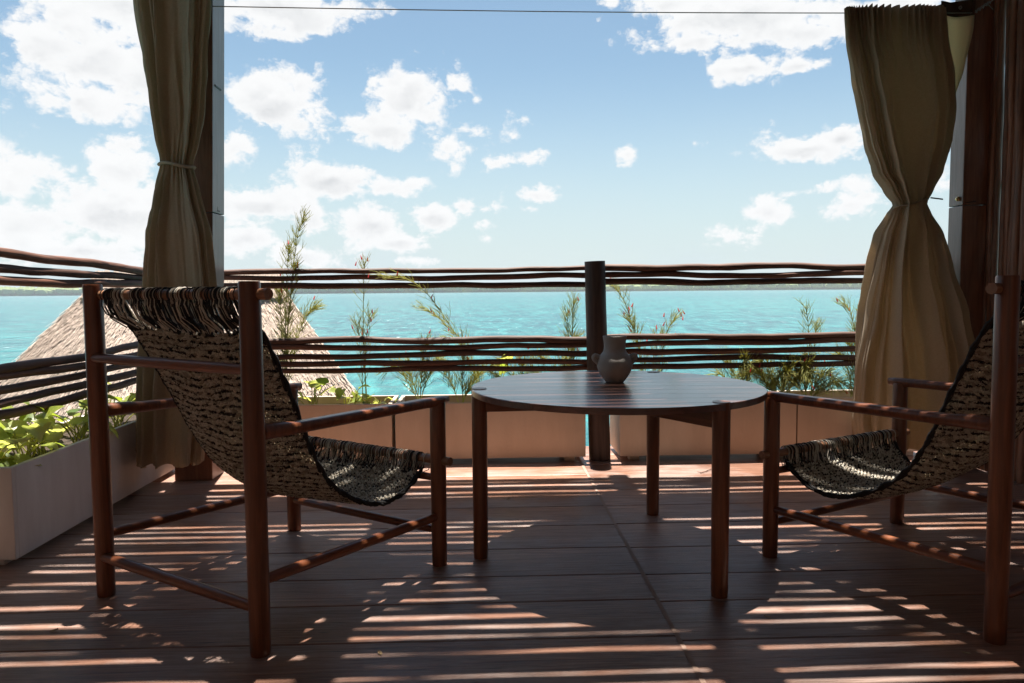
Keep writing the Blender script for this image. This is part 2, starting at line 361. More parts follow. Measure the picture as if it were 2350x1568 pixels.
for side, (x0, x1, ys) in enumerate(((-3.35, SEAM-.002, [4.76,4.56,4.30,4.02,3.74,3.42,3.14,2.86,2.58,2.36,2.10,1.82,1.58,1.33,1.10,.85,.6,.35,.1,-.15,-.4,-.65,-.9,-1.15,-1.4,-1.65,-1.9,-2.15,-2.4]),
                                     (SEAM+.002, 3.35, [4.76,4.50,4.24,3.93,3.70,3.42,3.15,2.85,2.57,2.34,2.07,1.80,1.55,1.32,1.07,.83,.58,.33,.08,-.17,-.42,-.67,-.92,-1.17,-1.4,-1.65,-1.9,-2.15,-2.4]))):
    for i in range(len(ys)-1):
        wd = ys[i]-ys[i+1]-.0018
        put('plank', plank_mesh(x0, x1, wd, i+side*40), deck, (0, (ys[i]+ys[i+1])/2, 0))
pt = MB(); pts = [(SEAM+.004*fbm(y*2, 9), y, .0006) for y in [-2.3+.07*i for i in range(100)]]
vs = []; 
for (x, y, z) in pts: h = .006+.006*abs(fbm(y*3, 2)); vs += [(x-h, y, z), (x+h, y, z)]
pt.add(vs, [(2*i, 2*i+1, 2*i+3, 2*i+2) for i in range(99)])
M = Mat('seam_putty', .85); M.col(M.mix(M.noise(M.coord(), 14, 4), (.24,.135,.095), (.46,.32,.25))); pt.build('seam_filler', M.m, deck, (0,0,.001))
piles = MB()
wl = MB(); wl.box((-3.3,-2.6,-.03),(3.3,-2.45,3.2)); tag(wl.build('wall', m_wall), kind='structure')  # unseen wall behind the camera, added to shape the interior light
wl = MB(); wl.box((-2.10,-2.44,-.03),(-1.98,2.66,3.2)); tag(wl.build('added_side_wall', m_wall), kind='structure')  # unseen wall out of frame, added to darken the deck from the left

# ------------------------------------------------------------------ wavy sticks
def stick_mesh(L, r, sd, amp=.010, n=None, mat=None, taper=.15, ax=0):
    """one peeled branch along an axis, from 0 to L"""
    n = n or max(8, int(L*16)); pts = []; rad = []
    for i in range(n+1):
        t = i/n; s = t*L
        o = (amp*fbm(s*1.5, sd*7.3, 0, 3)*1.8, amp*fbm(s*1.5, sd*3.9, 5, 3)*1.8)
        pts.append((s, o[0], o[1]) if ax == 0 else (o[0], o[1], s))
        k = 1 + .15*fbm(s*5, sd*2.2, 8, 2) + .5*max(0, fbm(s*4.2, sd*11, 3, 1)-.42)
        rad.append(r*k*(1-taper*t if sd % 2 else 1-taper*(1-t)))
    b = MB(); b.tube(pts, rad, 9); return b.mesh('stick', mat or m_stick)

def rails(fence, start, end, zs, sd, r=.0190, amp=.014, name='rail', tilt=None):
    a = Vector((*start, 0)); e = Vector((*end, 0)); d = e-a; L = d.length; rz = math.atan2(d.y, d.x)
    for i, z in enumerate(zs):
        rr = random.Random(sd*31+i)
        put(name, stick_mesh(L, r*rr.uniform(.88,1.12), sd*17+i, amp), fence, (a.x-fence.location.x, a.y-fence.location.y+rr.uniform(-.006,.006), z), (0, rr.uniform(-.0025,.0025)+(tilt[i] if tilt else 0), rz))
def log_post(parent, x, y, h, r, lean=(0,0), sd=1, name='post', z0=0):
    b = MB(); n = 16; pts = []; rad = []
    for i in range(n+1):
        t = i/n; pts.append((lean[0]*t+.006*fbm(t*4, sd), lean[1]*t, z0+t*(h-z0))); rad.append(r*(1+.05*fbm(t*5, sd*3))*(1.03-.06*t))
    b.tube(pts, rad, 20); return b.build(name, m_post, parent, (x-parent.location.x, y-parent.location.y, 0))
UPZ = [1.122, 1.078, 1.035]; LOZ = [.716, .672, .626, .581, .536]
fb = thing('stick_fence', 'stick rail fence across the back of the deck facing the lagoon', 'fence', (.66,4.46,0))
log_post(fb, .668, 4.385, 1.165, .062, (-.03,0), 4)
log_post(fb, -1.93, 4.50, 1.15, .055, (0,0), 6); log_post(fb, 2.93, 4.46, 1.15, .055, (0,0), 7)
rails(fb, (-1.97,4.46), (.69,4.465), UPZ, 1); rails(fb, (-1.97,4.46), (.70,4.465), LOZ, 2)
rails(fb, (.63,4.455), (2.98,4.47), [z+.008 for z in UPZ], 3); rails(fb, (.63,4.455), (2.98,4.47), [z+.003 for z in LOZ], 5)
fl = thing('stick_fence', 'stick rail fence along the side of the deck above the pale planter', 'fence', (-1.88,2.2,0))
log_post(fl, -1.90, 2.50, 1.17, .055, (0,0), 9)
rails(fl, (-1.88,4.46), (-1.875,2.44), [1.115,1.082,1.052], 7, .0200, .013, tilt=[-.030,-.014,.002]); rails(fl, (-1.885,4.46), (-1.88,2.44), [.716,.67,.622,.576,.528], 8, .0195, .015)

# ------------------------------------------------------------------ planters
def planter(label, x0, y0, x1, y1, h=.355, feet=.03, pm=None):
    pm = pm or m_planter
    t = thing('planter_box', label, 'planter', ((x0+x1)/2, (y0+y1)/2, 0))
    X, Y, th = (x1-x0)/2, (y1-y0)/2, .022
    def part(n, a, b, bev=.003): q = MB(); q.box(a, b, 0, bev); return q.build(n, pm, t)
    part('front_panel', (-X,-Y,feet), (X,-Y+th,h)); part('back_panel', (-X,Y-th,feet), (X,Y,h))
    part('end_panel', (-X,-Y+th+.0005,feet), (-X+th,Y-th-.0005,h-.001)); part('end_panel', (X-th,-Y+th+.0005,feet), (X,Y-th-.0005,h-.001))
    part('base_panel', (-X+th,-Y+th,feet+.004), (X-th,Y-th,feet+.02))
    q = MB(); n1, n2 = 26, 10; vs = []
    for i in range(n1+1):
        for j in range(n2+1):
            x = -X+th+(2*X-2*th)*i/n1; y = -Y+th+(2*Y-2*th)*j/n2; vs.append((x, y, h-.055+.025*fbm(x*9+x0, y*9)))
    q.add(vs, [(i*(n2+1)+j, (i+1)*(n2+1)+j, (i+1)*(n2+1)+j+1, i*(n2+1)+j+1) for i in range(n1) for j in range(n2)]); q.build('soil', m_soil, t)
    for sx in (-1, 1):
        for sy in (-1, 1): part('foot', (sx*(X-.09)-.03, sy*(Y-.06)-.03, 0.0005), (sx*(X-.09)+.03, sy*(Y-.06)+.03, feet+.003))
    return t
PF, PB = 4.315, 4.68
planter('cream planter box in the back row tucked into the fence corner', -1.70, PF, -.545, PB)
planter('cream planter box in the back row just beside the fence post, reeds trailing over', -.525, PF, .575, PB)
planter('cream planter box in the back row behind the table leg and chair arm', .775, PF, 1.815, PB-.0)
planter('cream planter box in the back row partly behind the tied curtain by the stick wall', 1.825, PF+.004, 2.60, PB)
planter('long greyish white planter box under the side fence full of broad yellow green leaves', -2.09, 2.76, -1.725, 4.30, .372, .03, m_planterw)

# ------------------------------------------------------------------ columns
def column(label, x0, y0, x1, y1, h, lean, notch):
    t = thing('timber_column', label, 'column', ((x0+x1)/2, (y0+y1)/2, 0)); X, Y = (x1-x0)/2, (y1-y0)/2
    def slab(n, z0, z1, ins=0):
        q = MB(); q.box((-X+ins,-Y+ins,z0),(X-ins,Y-ins,z1),0,.006)
        q.v = [(a+lean*c, b_, c) for a, b_, c in q.v]
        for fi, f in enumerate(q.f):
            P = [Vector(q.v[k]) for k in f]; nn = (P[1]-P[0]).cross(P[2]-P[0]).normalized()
            if abs(nn.x) > .9 or nn.y > .9: q.mi[fi] = 1  # side and outer faces take the grey timber
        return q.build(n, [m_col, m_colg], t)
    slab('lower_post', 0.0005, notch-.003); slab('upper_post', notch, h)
    return t
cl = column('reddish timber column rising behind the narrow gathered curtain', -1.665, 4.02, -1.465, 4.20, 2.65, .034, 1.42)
q = MB(); q.tube([(.1,-.03,2.07),(.142,-.03,2.07),(.15,-.03,2.06),(.15,-.03,2.0)], .005, 8); q.tube([(.05+.12,-.06,2.075),(.05+.12,.03,2.075)], .006, 8); q.build('iron_hook', m_iron, cl)
q = MB(); q.box((.1385,-.02,1.43),(.1495,-.014,1.62)); q.box((.1385,-.02,1.43),(.1495,.02,1.437)); q.box((.1385,-.02,1.613),(.1495,.05,1.62)); q.build('scarf_joint', m_iron, cl)
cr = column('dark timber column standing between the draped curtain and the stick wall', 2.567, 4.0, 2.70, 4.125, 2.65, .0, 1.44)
q = MB(); q.lathe([(.0001,-.012),(.008,-.011),(.013,-.004),(.013,.004),(.008,.011),(.0001,.012)], 16); o = q.build('brass_knob', m_brass, cr, (-.073,-.03,1.475), (0,R(90),0))
q = MB(); q.box((-.0640,-.004,1.48),(-.0600,0,1.63)); q.box((-.0640,-.004,1.622),(-.0600,.06,1.63)); q.tube([(-.065,-.02,1.44),(-.05,-.066,1.45),(.0,-.067,1.458)], .003, 6); q.build('scarf_joint', m_iron, cr)

# ------------------------------------------------------------------ stick wall and roof
sw = thing('stick_wall', 'wall of upright dark brown sticks beside the timber column', 'wall', (2.722,2,0))
SWM = [stick_mesh(2.8, .0215, 60+i, .014, 30, m_stickw, .12, 2) for i in range(12)]
y = 4.03; i = 0; rs = random.Random(12)
while y > -2.4:
    k = rs.uniform(.85, 1.2)
    put('upright_stick', SWM[(i*5+i//7) % 12], sw, (rs.uniform(-.008,.008), y-2, 0.001), (rs.uniform(-.004,.004), rs.uniform(-.003,.003), rs.uniform(0,6.28)), (k,k,1)); i += 1
    y -= .041*k+rs.uniform(-.004,.004)+(.012 if i in (3, 6) else 0)
for z in (.5, 1.55, 2.5):
    put('cross_stick', stick_mesh(6.4, .02, int(z*10)+70, .006), sw, (.062, 2.0, z), (0,0,-R(90)))
ROOF_Z, EAVE = 2.95, 4.505
sr = thing('stick_roof', 'shade roof of thin sticks laid over round rafters above the deck', 'roof', (0,1,0))
RSM = [stick_mesh(2.5, .031, 100+i, .012, 34, None, .14) for i in range(14)]
y = EAVE; i = 0; rs = random.Random(5)
while y > -2.4:
    k = rs.uniform(.85,1.12)
    for j, xs in enumerate((-1.80, .62)):
        put('roof_stick', RSM[(i*3+j*5+i//5) % 14], sr, (xs+rs.uniform(-.06,.06), y-1+rs.uniform(-.005,.005), ROOF_Z+j*.008), (rs.uniform(0,6.28), 0, rs.uniform(-.004,.004)), (1,k,k))
    g = rs.choice((-.009,-.007,-.005,-.004,-.001,.002,.006,.015)); y -= .062*k+g; i += 1
for x in (-1.70, -.45, .705, 1.72, 2.60): put('rafter', stick_mesh(7.0, .058, int(x*10)+200, .006, 30, m_post, .05), sr, (x, EAVE+.065-1, ROOF_Z-.09), (0,0,-R(90)))
q = MB(); q.box((-1.82,2.78,ROOF_Z-.30),(2.9,3.12,ROOF_Z-.150),0,.006); q.build('curtain_shade_beam', m_col, sr)  # unseen beam, placed and widened to keep sun dapples off the curtains

# ------------------------------------------------------------------ wire
wr = thing('steel_wire', 'thin steel curtain wire strung high between the two columns', 'wire', (0,3.98,2.4))
def wpt(px, py, Y):
    d = raydir(px, py); t = Y/d.y; return CAM+d*t
A, B_ = wpt(470,14.5,3.985), wpt(2236,30,3.985)
pts = [A.lerp(B_, t/30)+Vector((0,0,-.012*math.sin(math.pi*t/30))) for t in range(31)]
q = MB(); q.tube([p-wr.location for p in pts], .0026, 6); q.build('span', m_wire, wr)
q = MB(); e0 = B_; e1 = Vector((2.74,3.80,2.56)); kn = []
for i in range(60):
    t = i/59; p = e0.lerp(e1, t*.3); a = t*30; kn.append(p+Vector((0, math.cos(a), math.sin(a)))*.009)
q.tube([p-wr.location for p in kn], .002, 5); q.tube([e0-wr.location, e1-wr.location], .0026, 6); q.tube([e0.lerp(e1,.25)-wr.location, e0.lerp(e1,.36)-wr.location+Vector((0,0,-.05))], .002, 5); q.build('twisted_end', m_wire, wr)

# ------------------------------------------------------------------ curtains
def gathered(T, npl, sd, amp, zt, top_fine=None, skew=None, nz=110, nt=260, power=2.4):
    """gathered cloth: T rows = (z, x_left, x_right, y_centre, half_depth); closed, pleated all round"""
    z1, z0 = T[-1][0], T[0][0]; b = MB(); rr = random.Random(sd)
    ph = [rr.uniform(0, 6.28) for _ in range(8)]
    vs = []
    for i in range(nz+1):
        z = z0+(z1-z0)*i/nz; xl, xr, yc, hd = lerp_table(T, z); xc, hw = (xl+xr)/2, (xr-xl)/2; sk = lerp_table(skew, z)[0] if skew else 0
        dt = abs(z-zt); tie = math.exp(-(dt/.10)**2)
        for j in range(nt):
            th = 2*math.pi*j/nt
            c, s = math.cos(th), math.sin(th)
            ex = math.copysign(abs(c)**(2/power), c); ey = math.copysign(abs(s)**(2/power), s)
            w_ = th+.42*fbm(th*1.1+sd*3.7, z*.75, 1)+.20*math.sin(2*th+ph[1])+.10*math.sin(3*th+ph[2])+.10*(z-zt)*math.sin(th*2+ph[4])
            a = npl*w_; f = 1-2*abs(math.sin(a*.5))**.8
            g = .62*f+.38*math.sin(a*2.37+ph[3])*(.5+fbm(th*1.7, z*1.1, sd+5))
            A = amp*(1-.5*tie)*(.75+1.0*max(0, fbm(th*1.3, z*.9, sd)+.38)); g += .26*math.sin(23*w_+2*fbm(th*2, z*1.3, sd))*(.6+1.2*abs(fbm(th*2.2, z*1.5, sd+9)))
            if top_fine:
                tf = max(0, min(1, (z-top_fine[0])/(top_fine[1]-top_fine[0]))); tf = tf*tf
                fine = math.sin(th*top_fine[2]+1.5*math.sin(5*th))
                g = g*(1-.75*tf)+fine*.55*tf
            fine2 = .0045*fbm(th*7, z*5, sd+3)+.006*math.exp(-(dt/.13)**2)*math.sin(th*31+4*fbm(th*3, z*4, sd))
            # pleats displace outwards, mostly along the depth
            d = A*g+fine2
            vs.append((xc+hw*ex+d*.55*c, yc+hd*ey+d*s*1.25-sk*ex, z+(.010*math.sin(a) if i == 0 else 0)))
    fs = [(i*nt+j, i*nt+(j+1)%nt, (i+1)*nt+(j+1)%nt, (i+1)*nt+j) for i in range(nz) for j in range(nt)]
    b.add(vs, fs); return b
def band(T, z, r, h, tilt, mat, parent, sd):
    xl, xr, yc, hd = lerp_table(T, z); b = MB(); n = 48; pts = []
    for j in range(n+1):
        a = 2*math.pi*j/n; pts.append(((xl+xr)/2+((xr-xl)/2+r)*math.cos(a), yc+(hd+r)*math.sin(a), z+tilt*math.cos(a)+.004*math.sin(3*a+sd)))
    b.tube(pts, h, 8, cap=False, flat=.6); return b.build('tie_band', mat, parent)
# narrow curtain by the timber column, tied at head height
LT = [(.165,-1.700,-1.415,3.72,.085),(.50,-1.695,-1.375,3.74,.10),(1.03,-1.672,-1.345,3.80,.105),(1.27,-1.655,-1.365,3.81,.10),(1.50,-1.612,-1.425,3.83,.075),(1.627,-1.588,-1.452,3.84,.055),(1.75,-1.605,-1.418,3.84,.07),(1.92,-1.625,-1.392,3.85,.085),(2.12,-1.64,-1.375,3.85,.095),(2.43,-1.675,-1.345,3.85,.09),(2.62,-1.70,-1.33,3.86,.08)]
LT = [(z,a,b_,y_,h) for z,a,b_,y_,h in LT]
ct = thing('curtain', 'narrow olive linen curtain tied at the middle in front of the reddish column', 'curtain', (-1.53,3.84,.165), 0, None)
def shift(b, o): b.v = [(x-o.location.x, y_-o.location.y, z-o.location.z) for x, y_, z in b.v]; return b
shift(gathered(LT, 12, 2, .034, 1.627), ct).build('cloth', m_cloth, ct)
T2 = [(z-ct.location.z, a-ct.location.x, b_-ct.location.x, y_-ct.location.y, h) for z,a,b_,y_,h in LT]
band(T2, 1.627-ct.location.z, .010, .013, -.008, m_cloth, ct, 1)
# wide curtain by the stick wall
RTB = [(.10,2.11,2.67,4.08,.10),(.242,2.10,2.68,4.085,.10),(.52,2.115,2.64,4.09,.10),(.86,2.16,2.555,4.09,.095),(1.10,2.175,2.50,4.09,.09),(1.30,2.180,2.445,4.07,.085),(1.40,2.195,2.385,4.03,.065),(1.45,2.222,2.362,4.02,.05),(1.52,2.175,2.39,4.02,.065),(1.62,2.10,2.42,4.01,.08),(1.78,2.035,2.455,4.0,.09),(1.93,1.995,2.468,3.99,.085),(2.12,1.955,2.458,3.99,.065),(2.32,1.915,2.425,3.985,.038),(2.462,1.903,2.415,3.985,.028)]
cu = thing('curtain', 'wide tan linen curtain with ruffled top tied low beside the dark column', 'curtain', (2.35,4.0,.1))
shift(gathered(RTB, 9, 9, .042, 1.45, (2.02, 2.46, 58), [(.1,.15),(.86,.14),(1.15,.07),(1.4,0),(2.5,0)], 130, 420, 2.6), cu).build('cloth', m_cloth, cu)
T3 = [(z-cu.location.z, a-cu.location.x, b_-cu.location.x, y_-cu.location.y, h) for z,a,b_,y_,h in RTB]
band(T3, 1.452-cu.location.z, .008, .010, .022, m_cloth, cu, 4)
q = MB(); q.tube([(.01,-.05,1.372),(.045,-.06,1.366),(.075,-.05,1.364)], .004, 6); q.build('tie_end', m_iron, cu)
# loose side flap hanging from the wire behind the gathered part
def flap(z0, z1, mat, name):
    q = MB(); nu, nz = 14, 30; vs = []
    edge = [(2.52,2.405,2.585),(2.36,2.405,2.582),(2.16,2.41,2.548),(2.0,2.42,2.505),(1.86,2.42,2.46),(1.75,2.40,2.43)]
    edge = [(z,a,b_) for z,a,b_ in reversed(edge)]
    for i in range(nz+1):
        z = z0+(z1-z0)*i/nz; xl, xr = lerp_table(edge, z)
        for j in range(nu+1):
            u = j/nu; vs.append((xl+(xr-xl)*u-cu.location.x, 4.0+.02*math.sin(u*5+z*2)+.02*(2.5-z)-.016*u-cu.location.y, z+(.028*math.sin(u*2.0)-.02 if i == nz and name == 'flap_hem' else 0)-cu.location.z))
    q.add(vs, [(i*(nu+1)+j, i*(nu+1)+j+1, (i+1)*(nu+1)+j+1, (i+1)*(nu+1)+j) for i in range(nz) for j in range(nu)])
    o = q.build(name, mat, cu); md = o.modifiers.new('s', 'SOLIDIFY'); md.thickness = .002; return o
flap(1.75, 2.425, m_cloth_l, 'flap'); hm = flap(2.4255, 2.50, m_hem, 'flap_hem')
q = MB(); q.lathe([(.0035,-.002),(.0095,-.002),(.0095,.002),(.0035,.002)], 16); q.build('eyelet', m_wire, cu, (2.51-cu.location.x,3.985-cu.location.y,2.465-cu.location.z), (R(90),0,0))

# ------------------------------------------------------------------ table
TC, TR, TZ = Vector((.49,2.82)), .545, .637
tb = thing('round_table', 'round dark wooden table on three legs between the two sling chairs', 'table', (TC.x,TC.y,0))
angs = [R(184.8), R(300.6), R(61.7)]
def slice_board(y0, y1, z0, z1):
    """a board of the round top: the disc between two parallel cuts"""
    n = 14; top = []
    for s in (1, -1):
        ys = [y0+(y1-y0)*i/n for i in range(n+1)]
        if s < 0: ys = ys[::-1]
        top += [(s*math.sqrt(max(1e-6, TR*TR-y_*y_)), y_) for y_ in ys]
    k = len(top); b = MB(); c = .0025
    ctr = ((0), (y0+y1)/2)
    inner = [(x*(1-c/TR), min(max(y_, y0+.0006), y1-.0006)) for x, y_ in top]
    vs = [(x, y_, z0) for x, y_ in top]+[(x, y_, z1-c) for x, y_ in top]+[(x, y_, z1) for x, y_ in inner]
    fs = [(i, (i+1)%k, k+(i+1)%k, k+i) for i in range(k)]+[(k+i, k+(i+1)%k, 2*k+(i+1)%k, 2*k+i) for i in range(k)]+[tuple(range(2*k, 3*k)), tuple(reversed(range(k)))]
    b.add(vs, fs, 0, False); return b
cuts = [-.5449,-.44,-.335,-.225,-.115,-.01,.10,.205,.31,.42,.5449]
for a, c in zip(cuts, cuts[1:]): slice_board(a+.0006, c-.0006, TZ-.022, TZ).build('board', m_table, tb, (0,0,0), (0,0,R(-2.5)))
for a in angs:
    b = MB(); pts = [(0,0,.0005),(0,0,.02),(0,0,.3),(0,0,TZ-.004),(0,0,TZ+.002)]; b.tube(pts, [.0262,.0275,.0285,.0290,.0275], 24)
    b.build('leg', m_chair, tb, (.518*math.cos(a), .518*math.sin(a), 0))
    b = MB(); b.box((0,-.019,TZ-.085),(.497,.019,TZ-.0225),0,.004); 
    b.v = [(x, y_, z if z > TZ-.05 else z+(.497-x)*.0) for x, y_, z in b.v]; b.build('strut', m_chairx, tb, None, (0,0,a))
# vase
vz = thing('clay_vase', 'small grey clay vase with two lug handles on the round table', 'vase', (.505,2.93,TZ+.0005))
pr = [(.0005,.0),(.030,.0),(.036,.003),(.050,.020),(.063,.043),(.069,.066),(.066,.088),(.056,.107),(.047,.118),(.0430,.128),(.0420,.142),(.0435,.160),(.0460,.176),(.0470,.180),(.0435,.181),(.0385,.166),(.0355,.140),(.0365,.124),(.048,.104),(.058,.070),(.045,.025),(.0005,.012)]
q = MB(); q.lathe([tuple(p[:2]) for p in catmull([(r, z, 0) for r, z in pr], 4)], 48)
q.v = [(x*(1+.02*fbm(x*20,y_*20,z*20)), y_*(1+.02*fbm(x*20+5,y_*20,z*20)), z+.0012*fbm(x*25, y_*25) if z > .17 else z) for x, y_, z in q.v]; q.build('body', m_clay, vz)
for s in (-1, 1):
    q = MB(); q.tube(catmull([(s*.048,0,.070),(s*.066,0,.078),(s*.078,0,.090),(s*.081,0,.100),(s*.073,0,.104),(s*.060,0,.098),(s*.050,0,.094)], 5), [.010]*10+[.0105]*10+[.009]*11, 12); q.build('handle', m_clay, vz)

# ------------------------------------------------------------------ sling chairs
CW, CD = .775, .80
PROF = catmull([(0,.0,1.0,),(0,.055,.925),(0,.105,.85),(0,.15,.755),(0,.20,.65),(0,.265,.515),(0,.36,.385),(0,.49,.300),(0,.60,.268),(0,.69,.284),(0,.755,.328),(0,.797,.378)], 10)
def arc(P):
    d = [0]
    for a, c in zip(P, P[1:]): d.append(d[-1]+(c-a).length)
    return [x/d[-1] for x in d], d[-1]
PS, PL = arc(PROF)
def surf(s, u):
    s = max(0, min(1, s))
    for i in range(len(PS)-1):
        if s <= PS[i+1]: t = (s-PS[i])/(PS[i+1]-PS[i]); p = PROF[i].lerp(PROF[i+1], t); tg = (PROF[i+1]-PROF[i]).normalized(); break
    nr = Vector((0, tg.z, -tg.y))   # roughly backwards and down
    if nr.z > 0 and s > .3: nr = -nr
    if s <= .3 and nr.y > 0: nr = -nr
    bell = math.sin(math.pi*min(1, max(0, s)))
    hw = .325-.030*bell+.012*math.sin(7*s)
    sag = .035*bell*(1-u*u)+.010*bell*math.sin(u*3+s*5)
    return Vector((u*hw+.012*bell*math.sin(s*4), p.y-CD/2, p.z))+nr*sag, nr
def make_chair():
    t = thing('sling_chair', 'x', 'chair')
    def leg(x, y_, h, r):
        b = MB(); b.tube([(0,0,.0005),(0,0,.012),(0,0,.25),(0,0,h*.6),(0,0,h-.006),(0,0,h)], [r*.93,r*.97,r,r*1.02,r*1.0,r*.93], 24); b.build('leg', m_chair, t, (x,y_,0))
    X, Y = CW/2, CD/2
    for s in (-1, 1): leg(s*X, -Y, 1.03, .0295); leg(s*X, Y, .600, .0285)
    def rod(name, a, c, r, mat=m_chairx, taper=True):
        a, c = Vector(a), Vector(c); L = (c-a).length; b = MB(); n = 12
        b.tube([(L*i/n, 0, 0) for i in range(n+1)], [r*(1-.18*abs(2*i/n-1)**4) if taper else r for i in range(n+1)], 18)
        d = (c-a).normalized(); o = b.build(name, mat, t, a); o.rotation_euler = d.to_track_quat('X', 'Z').to_euler(); return o
    rod('sling_rod', (-X-.058,-Y+.012,.995), (X+.062,-Y+.012,.995), .0155, m_rod, taper=False)
    rod('sling_rod', (-X-.05,Y,.388), (X+.055,Y,.388), .0155, m_rod, taper=False)
    rod('back_rail', (-X,-Y-.012,.792), (X,-Y-.012,.792), .0165); rod('back_rail', (-X,-Y-.010,.135), (X,-Y-.010,.135), .0175)
    rod('front_rail', (-X,Y-.01,.325), (X,Y-.01,.325), .015); rod('front_rail', (-X,Y-.008,.132), (X,Y-.008,.132), .016)
    for s in (-1, 1):
        rod('side_rail', (s*X,-Y,.205), (s*X,Y,.182), .0170)
        b = MB(); n = 26; vs = []; fs = []; k = 16    # armrest: round at the back, planed flat along the top
        for i in range(n+1):
            f = i/n; y_ = -Y+f*(CD+.045); zc = .628-.010*f
            fl_ = min(1, max(0, (f-.10)/.08)); rx = .0235; 
            for j in range(k):
                a = 2*math.pi*j/k; zz = .0225*math.sin(a)
                if zz > .013: zz = zz*(1-fl_)+.013*fl_
                e = 1 if i not in (0, n) else .9
                vs.append((rx*math.cos(a)*e, y_, zc-.012+zz*e))
        fs = [(i*k+j, (i+1)*k+j, (i+1)*k+(j+1)%k, i*k+(j+1)%k) for i in range(n) for j in range(k)]; b.add(vs, fs); b.f += [tuple(range(k)), tuple(n*k+j for j in reversed(range(k)))]; b.mi += [0,0]; b.sm += [False]*2
        b.build('armrest', m_chair, t, (s*X,0,0))
    # woven sling: real rows of zigzag yarn
    rr = random.Random(4); b = MB(); S0, S1 = .115, .955; rows = 120; st = 66
    for i in range(rows):
        s0 = S0+(S1-S0)*i/(rows-1); pts = []; ds = (S1-S0)/(rows-1)
        darkrow = i % 3 == 0 or i in (0, rows-1)
        np_ = st*4; P = []
        for j in range(np_+1):
            u = -1+2*j/np_; a = 2*math.pi*st*j/np_*.5+(math.pi if i % 2 else 0)
            wv = .25*ds*3*math.sin(u*4+i*.15)+ds*2*fbm(u*3, i*.06, 2)
            p, nr = surf(s0+ds*.85*math.sin(a)+wv, u*.985); P.append(p+nr*(.0032*math.cos(a*2)+.0018*rr.uniform(-1,1)))
        seg = 4
        for j in range(0, np_, seg):
            pr_ = .58 if darkrow else .03
            v = rr.random(); mt = 2 if v < pr_ else (1 if v < pr_+.28 else 0)
            b.tube(P[j:j+seg+1], (.0036)*rr.uniform(.85,1.25), 4, mt, cap=False)
    nu, ns = 24, 90; vs = []
    for i in range(ns+1):
        for j in range(nu+1): vs.append(surf(S0+(S1-S0)*i/ns, (-1+2*j/nu)*.985)[0])
    b.add(vs, [(i*(nu+1)+j, i*(nu+1)+j+1, (i+1)*(nu+1)+j+1, (i+1)*(nu+1)+j) for i in range(ns) for j in range(nu)], 3)
    b.build('woven_sling', [m_ybeige, m_ymid, m_ydark, m_weave], t)
    # dense fringe loops round the two rods
    for (cy, cz, sa, dirn, nst, pdark) in ((-Y+.012, .995, S0, 1, 200, .64), (Y, .388, S1, -1, 170, .45)):
        b = MB()
        for q_ in range(nst):
            u = -1+2*(q_+.5)/nst; u += rr.uniform(-.01,.01)
            if dirn > 0 and (-.64 < u < -.47 or -.86 < u < -.80 or .0 < u < .05 or .36 < u < .44) and rr.random() < .88: continue
            bunch = .03*math.sin(u*19)+.026*rr.uniform(-1,1)
            xb = u*.325+bunch*.5; R_ = .0185+rr.uniform(0,.003); pts = []
            tgt, _ = surf(sa+.012*rr.uniform(-1,1.4), min(1, max(-1, u+.02*rr.uniform(-1,1)-.02)))
            if dirn > 0: arcs = [a*math.pi/8 for a in range(-2, 11)]
            else: arcs = [math.pi-a*math.pi/8 for a in range(-2, 10)]
            for a in arcs: pts.append(Vector((xb, cy-R_*math.cos(a)*1.0, cz+R_*math.sin(a))))
            pts = pts if dirn > 0 else pts
            e = pts[-1]; mid = e.lerp(tgt, .5)+Vector((rr.uniform(-.006,.006), 0, -.008)); pts += [e.lerp(mid, .5), mid, mid.lerp(tgt, .6), tgt]
            v = rr.random(); b.tube(pts, (.0016)*rr.uniform(.8,1.3), 4, 2 if v < pdark else (1 if v < pdark+.1 else 0), cap=False)
            s_, _ = surf(sa, u*.97); f_ = pts[0]; tail = f_+Vector((rr.uniform(-.01,.01), -dirn*.004, -rr.uniform(.02,.05))); b.tube([f_, f_.lerp(tail, .5), tail.lerp(tgt, .2), tail.lerp(tgt, .75)], .0022, 4, 2 if v < pdark else 0, cap=False)
        o = b.build('fringe', [m_ybeige, m_ymid, m_ydark], t); o['kind'] = 'stuff'
    for s in (-1, 1):
        b = MB()
        for k_ in range(3):
            b.tube([surf(.03+.95*i/70, s*(.985+.012*k_))[0]+Vector((.004*math.sin(i*1.3+k_*2), 0, .005*math.cos(i*1.3+k_*2))) for i in range(71)], .0055, 5)
        b.build('edge_cord', m_ydark, t)
    return t
ch = make_chair(); ch.location = (-.723,2.60,0); ch.rotation_euler.z = -R(34.7); ch['label'] = 'wooden sling chair with its tall back to the narrow olive curtain, by the side planter'
c2 = copy_tree(ch); c2.location = (1.585,2.555,0); c2.rotation_euler.z = R(27.9); c2['label'] = 'wooden sling chair near the stick wall and wide draped curtain'
for c in (ch, c2): c['group'] = 'woven sling chairs at the round table'

